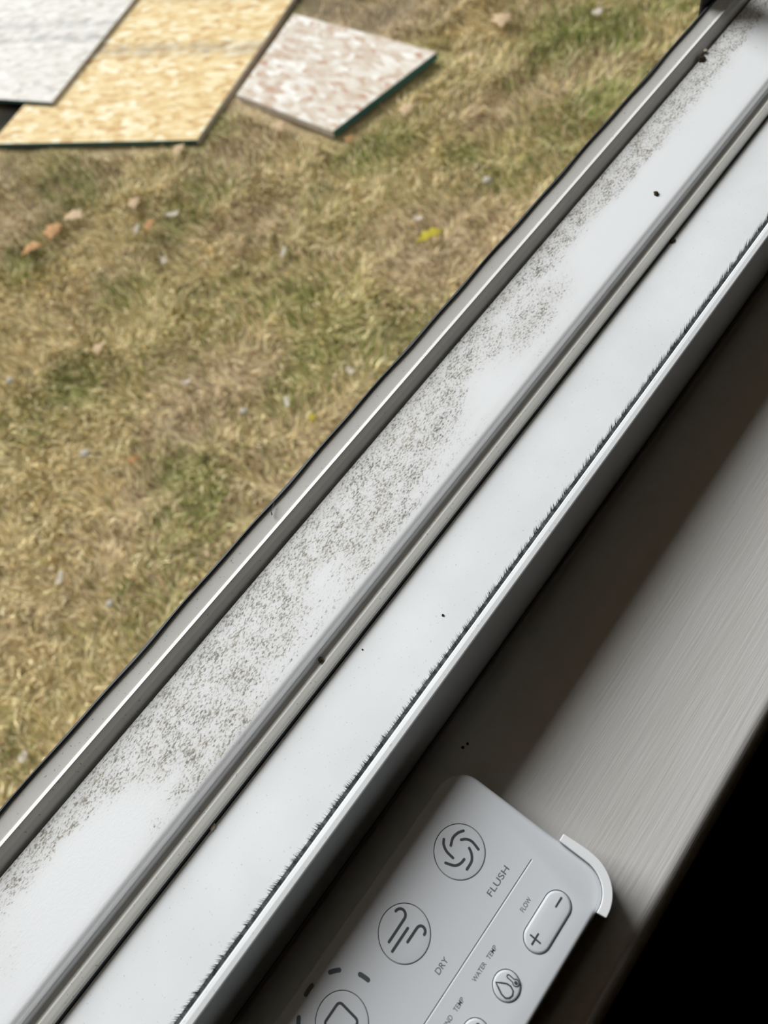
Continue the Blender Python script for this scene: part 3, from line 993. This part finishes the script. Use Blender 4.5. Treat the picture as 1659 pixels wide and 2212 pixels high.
chip(620, 868, 0.060, 0.026, 0.9, 'long white wood chip in green grass left of the window rim')
chip(902, 472, 0.050, 0.028, 2.0, 'white wood chip beside a yellow leaf near the window rim')
chip(130, 1247, 0.060, 0.026, 0.6, 'pale wood chip lying alone in the grass at the left edge')
chip(612, 544, 0.085, 0.022, 0.4, 'long pale splinter of wood in the middle of the lawn')
chip(1290, 26, 0.060, 0.050, 0.4, 'bright white chip in the grass at the top of the picture')
chip(372, 463, 0.075, 0.040, 2.2, 'largest pale chip below the golden board')
chip(355, 562, 0.055, 0.032, 1.1, 'small pale chip on brown grass under the large chip')
chip(402, 826, 0.050, 0.020, 2.4, 'slim tan chip on bare brown soil', PALECRUMB)
chip(295, 496, 0.070, 0.025, 0.5, 'pale chip beside an orange brown leaf')
chip(757, 800, 0.045, 0.030, 1.2, 'pale pinkish chip close to the window rim, below the green clump')
chip(50, 1634, 0.045, 0.030, 0.3, 'white chip at the lower left beside the black rubber rim')
stone(525, 886, 0.017, 'round grey pebble left of the long white chip')
stone(182, 977, 0.019, 'grey pebble in straw coloured grass at the left')
stone(18, 820, 0.018, 'pale pebble at the left edge of the picture')
stone(235, 1302, 0.014, 'small grey pebble near the lower left rim')
stone(1053, 386, 0.020, 'pale pebble in tan grass close to the window rim')
leaf(118, 500, 0.13, 0.08, 0.6, 'biggest orange brown leaf of the cluster under the grey board')
leaf(160, 470, 0.12, 0.07, 1.9, 'tan leaf lying just above the biggest orange leaf', TANLEAFM)
leaf(70, 540, 0.11, 0.06, 2.6, 'brown leaf at the lower end of the leaf cluster')
leaf(325, 488, 0.095, 0.035, 0.5, 'narrow orange leaf next to a pale chip', LEAFM)
leaf(292, 440, 0.10, 0.05, 0.8, 'ochre leaf on the bare ground below the golden board', TANLEAFM)
leaf(388, 325, 0.10, 0.05, 0.7, 'tan leaf touching the lower corner of the golden board', TANLEAFM)
leaf(605, 275, 0.09, 0.05, 0.9, 'ochre leaf under the lower edge of the pinkish board', TANLEAFM)
leaf(880, 238, 0.11, 0.06, 0.3, 'pale brown leaf in green grass right of the pinkish board', TANLEAFM)
leaf(755, 303, 0.05, 0.035, 0.9, 'small orange leaf below the corner of the pinkish board')
leaf(1085, 44, 0.14, 0.09, 0.5, 'broad tan leaf at the top of the lawn right of the boards', TANLEAFM)
leaf(930, 512, 0.11, 0.05, 2.5, 'yellow green leaf beside the white chip near the rim', YLEAFM)
leaf(675, 905, 0.035, 0.022, 0.9, 'tiny yellow leaf below the long white chip', YLEAFM)
leaf(290, 996, 0.04, 0.03, 0.2, 'tiny orange leaf on the brown patch at the left')
leaf(215, 755, 0.07, 0.04, 0.7, 'pinkish tan leaf in straw coloured grass', TANLEAFM)

# ------------------------------------------------------------------ crumbs and debris on the sill
def crumb(x, y, z, r, label, mat=CRUMB, stretch=1.0, ang=0.0):
    bm = bmesh.new()
    bmesh.ops.create_icosphere(bm, subdivisions=2, radius=r)
    r2 = random.Random(int(x * 1e5))
    for v in bm.verts:
        v.co *= r2.uniform(0.7, 1.15)
        v.co.x *= stretch
        v.co.z *= 0.55
    o = from_bm('dirt_crumb', bm, mat)
    o.location = (x, y, z + r * 0.35)
    o.rotation_euler = (0, 0, ang)
    return tag(o, label, 'crumb', 'crumbs of dirt on the window sill')


crumb(0.3153, 0.1422, 0.0280, 0.0013, 'dark crumb alone on the clean part of the sill trough', stretch=1.4, ang=0.8)
crumb(0.2960, 0.1220, 0.0200, 0.0014, 'black crumb stuck in the joint beside the smooth strip', stretch=1.5)
crumb(0.4262, 0.1745, 0.0280, 0.0021, 'brown clump of dirt at the foot of the fin, far end', stretch=1.3)
crumb(0.4330, 0.1757, 0.0290, 0.0012, 'pale crumb on the fin beside the brown clump', PALECRUMB)
crumb(0.0222, 0.1285, 0.0241, 0.0011, 'small brown crumb lying in the narrow groove', stretch=1.3, ang=0.4)
crumb(0.0361, 0.1185, 0.0200, 0.0004, 'tiny black speck on the smooth strip near the groove')
crumb(0.0668, 0.0996, 0.0200, 0.0006, 'black speck in the middle of the smooth white strip')
crumb(-0.0518, 0.1221, 0.0200, 0.0010, 'grey flake bridging the dark joint', PALECRUMB, 1.6, 0.2)
crumb(0.0305, 0.0665, 0.0, 0.0007, 'left one of two dark specks in the shaded stool corner')
crumb(0.0328, 0.0658, 0.0, 0.0006, 'right one of two dark specks in the shaded stool corner')
# stray black fibre hanging off the gasket
bm = bmesh.new()
fib = [(0.0640, 0.1890, 0.0357), (0.0612, 0.1880, 0.0353), (0.0598, 0.1872, 0.0350), (0.0590, 0.1862, 0.0346)]
ring = []
for k, (x, y, z) in enumerate(fib):
    r = (0.00014, 0.0002, 0.0003, 0.0004)[k]
    ring.append([bm.verts.new((x + r * math.cos(a), y + r * math.sin(a), z + 0.0003 + (r if a > 3 else 0))) for a in (0.5, 2.6, 4.7)])
for a, b_ in zip(ring, ring[1:]):
    for k in range(3): bm.faces.new((a[k], a[(k + 1) % 3], b_[(k + 1) % 3], b_[k]))
bm.faces.new(ring[0])
bm.faces.new(ring[-1][::-1])
tag(from_bm('rubber_fibre', bm, RUBBER), 'short black fibre torn from the rubber gasket onto the outer lip', 'fibre')
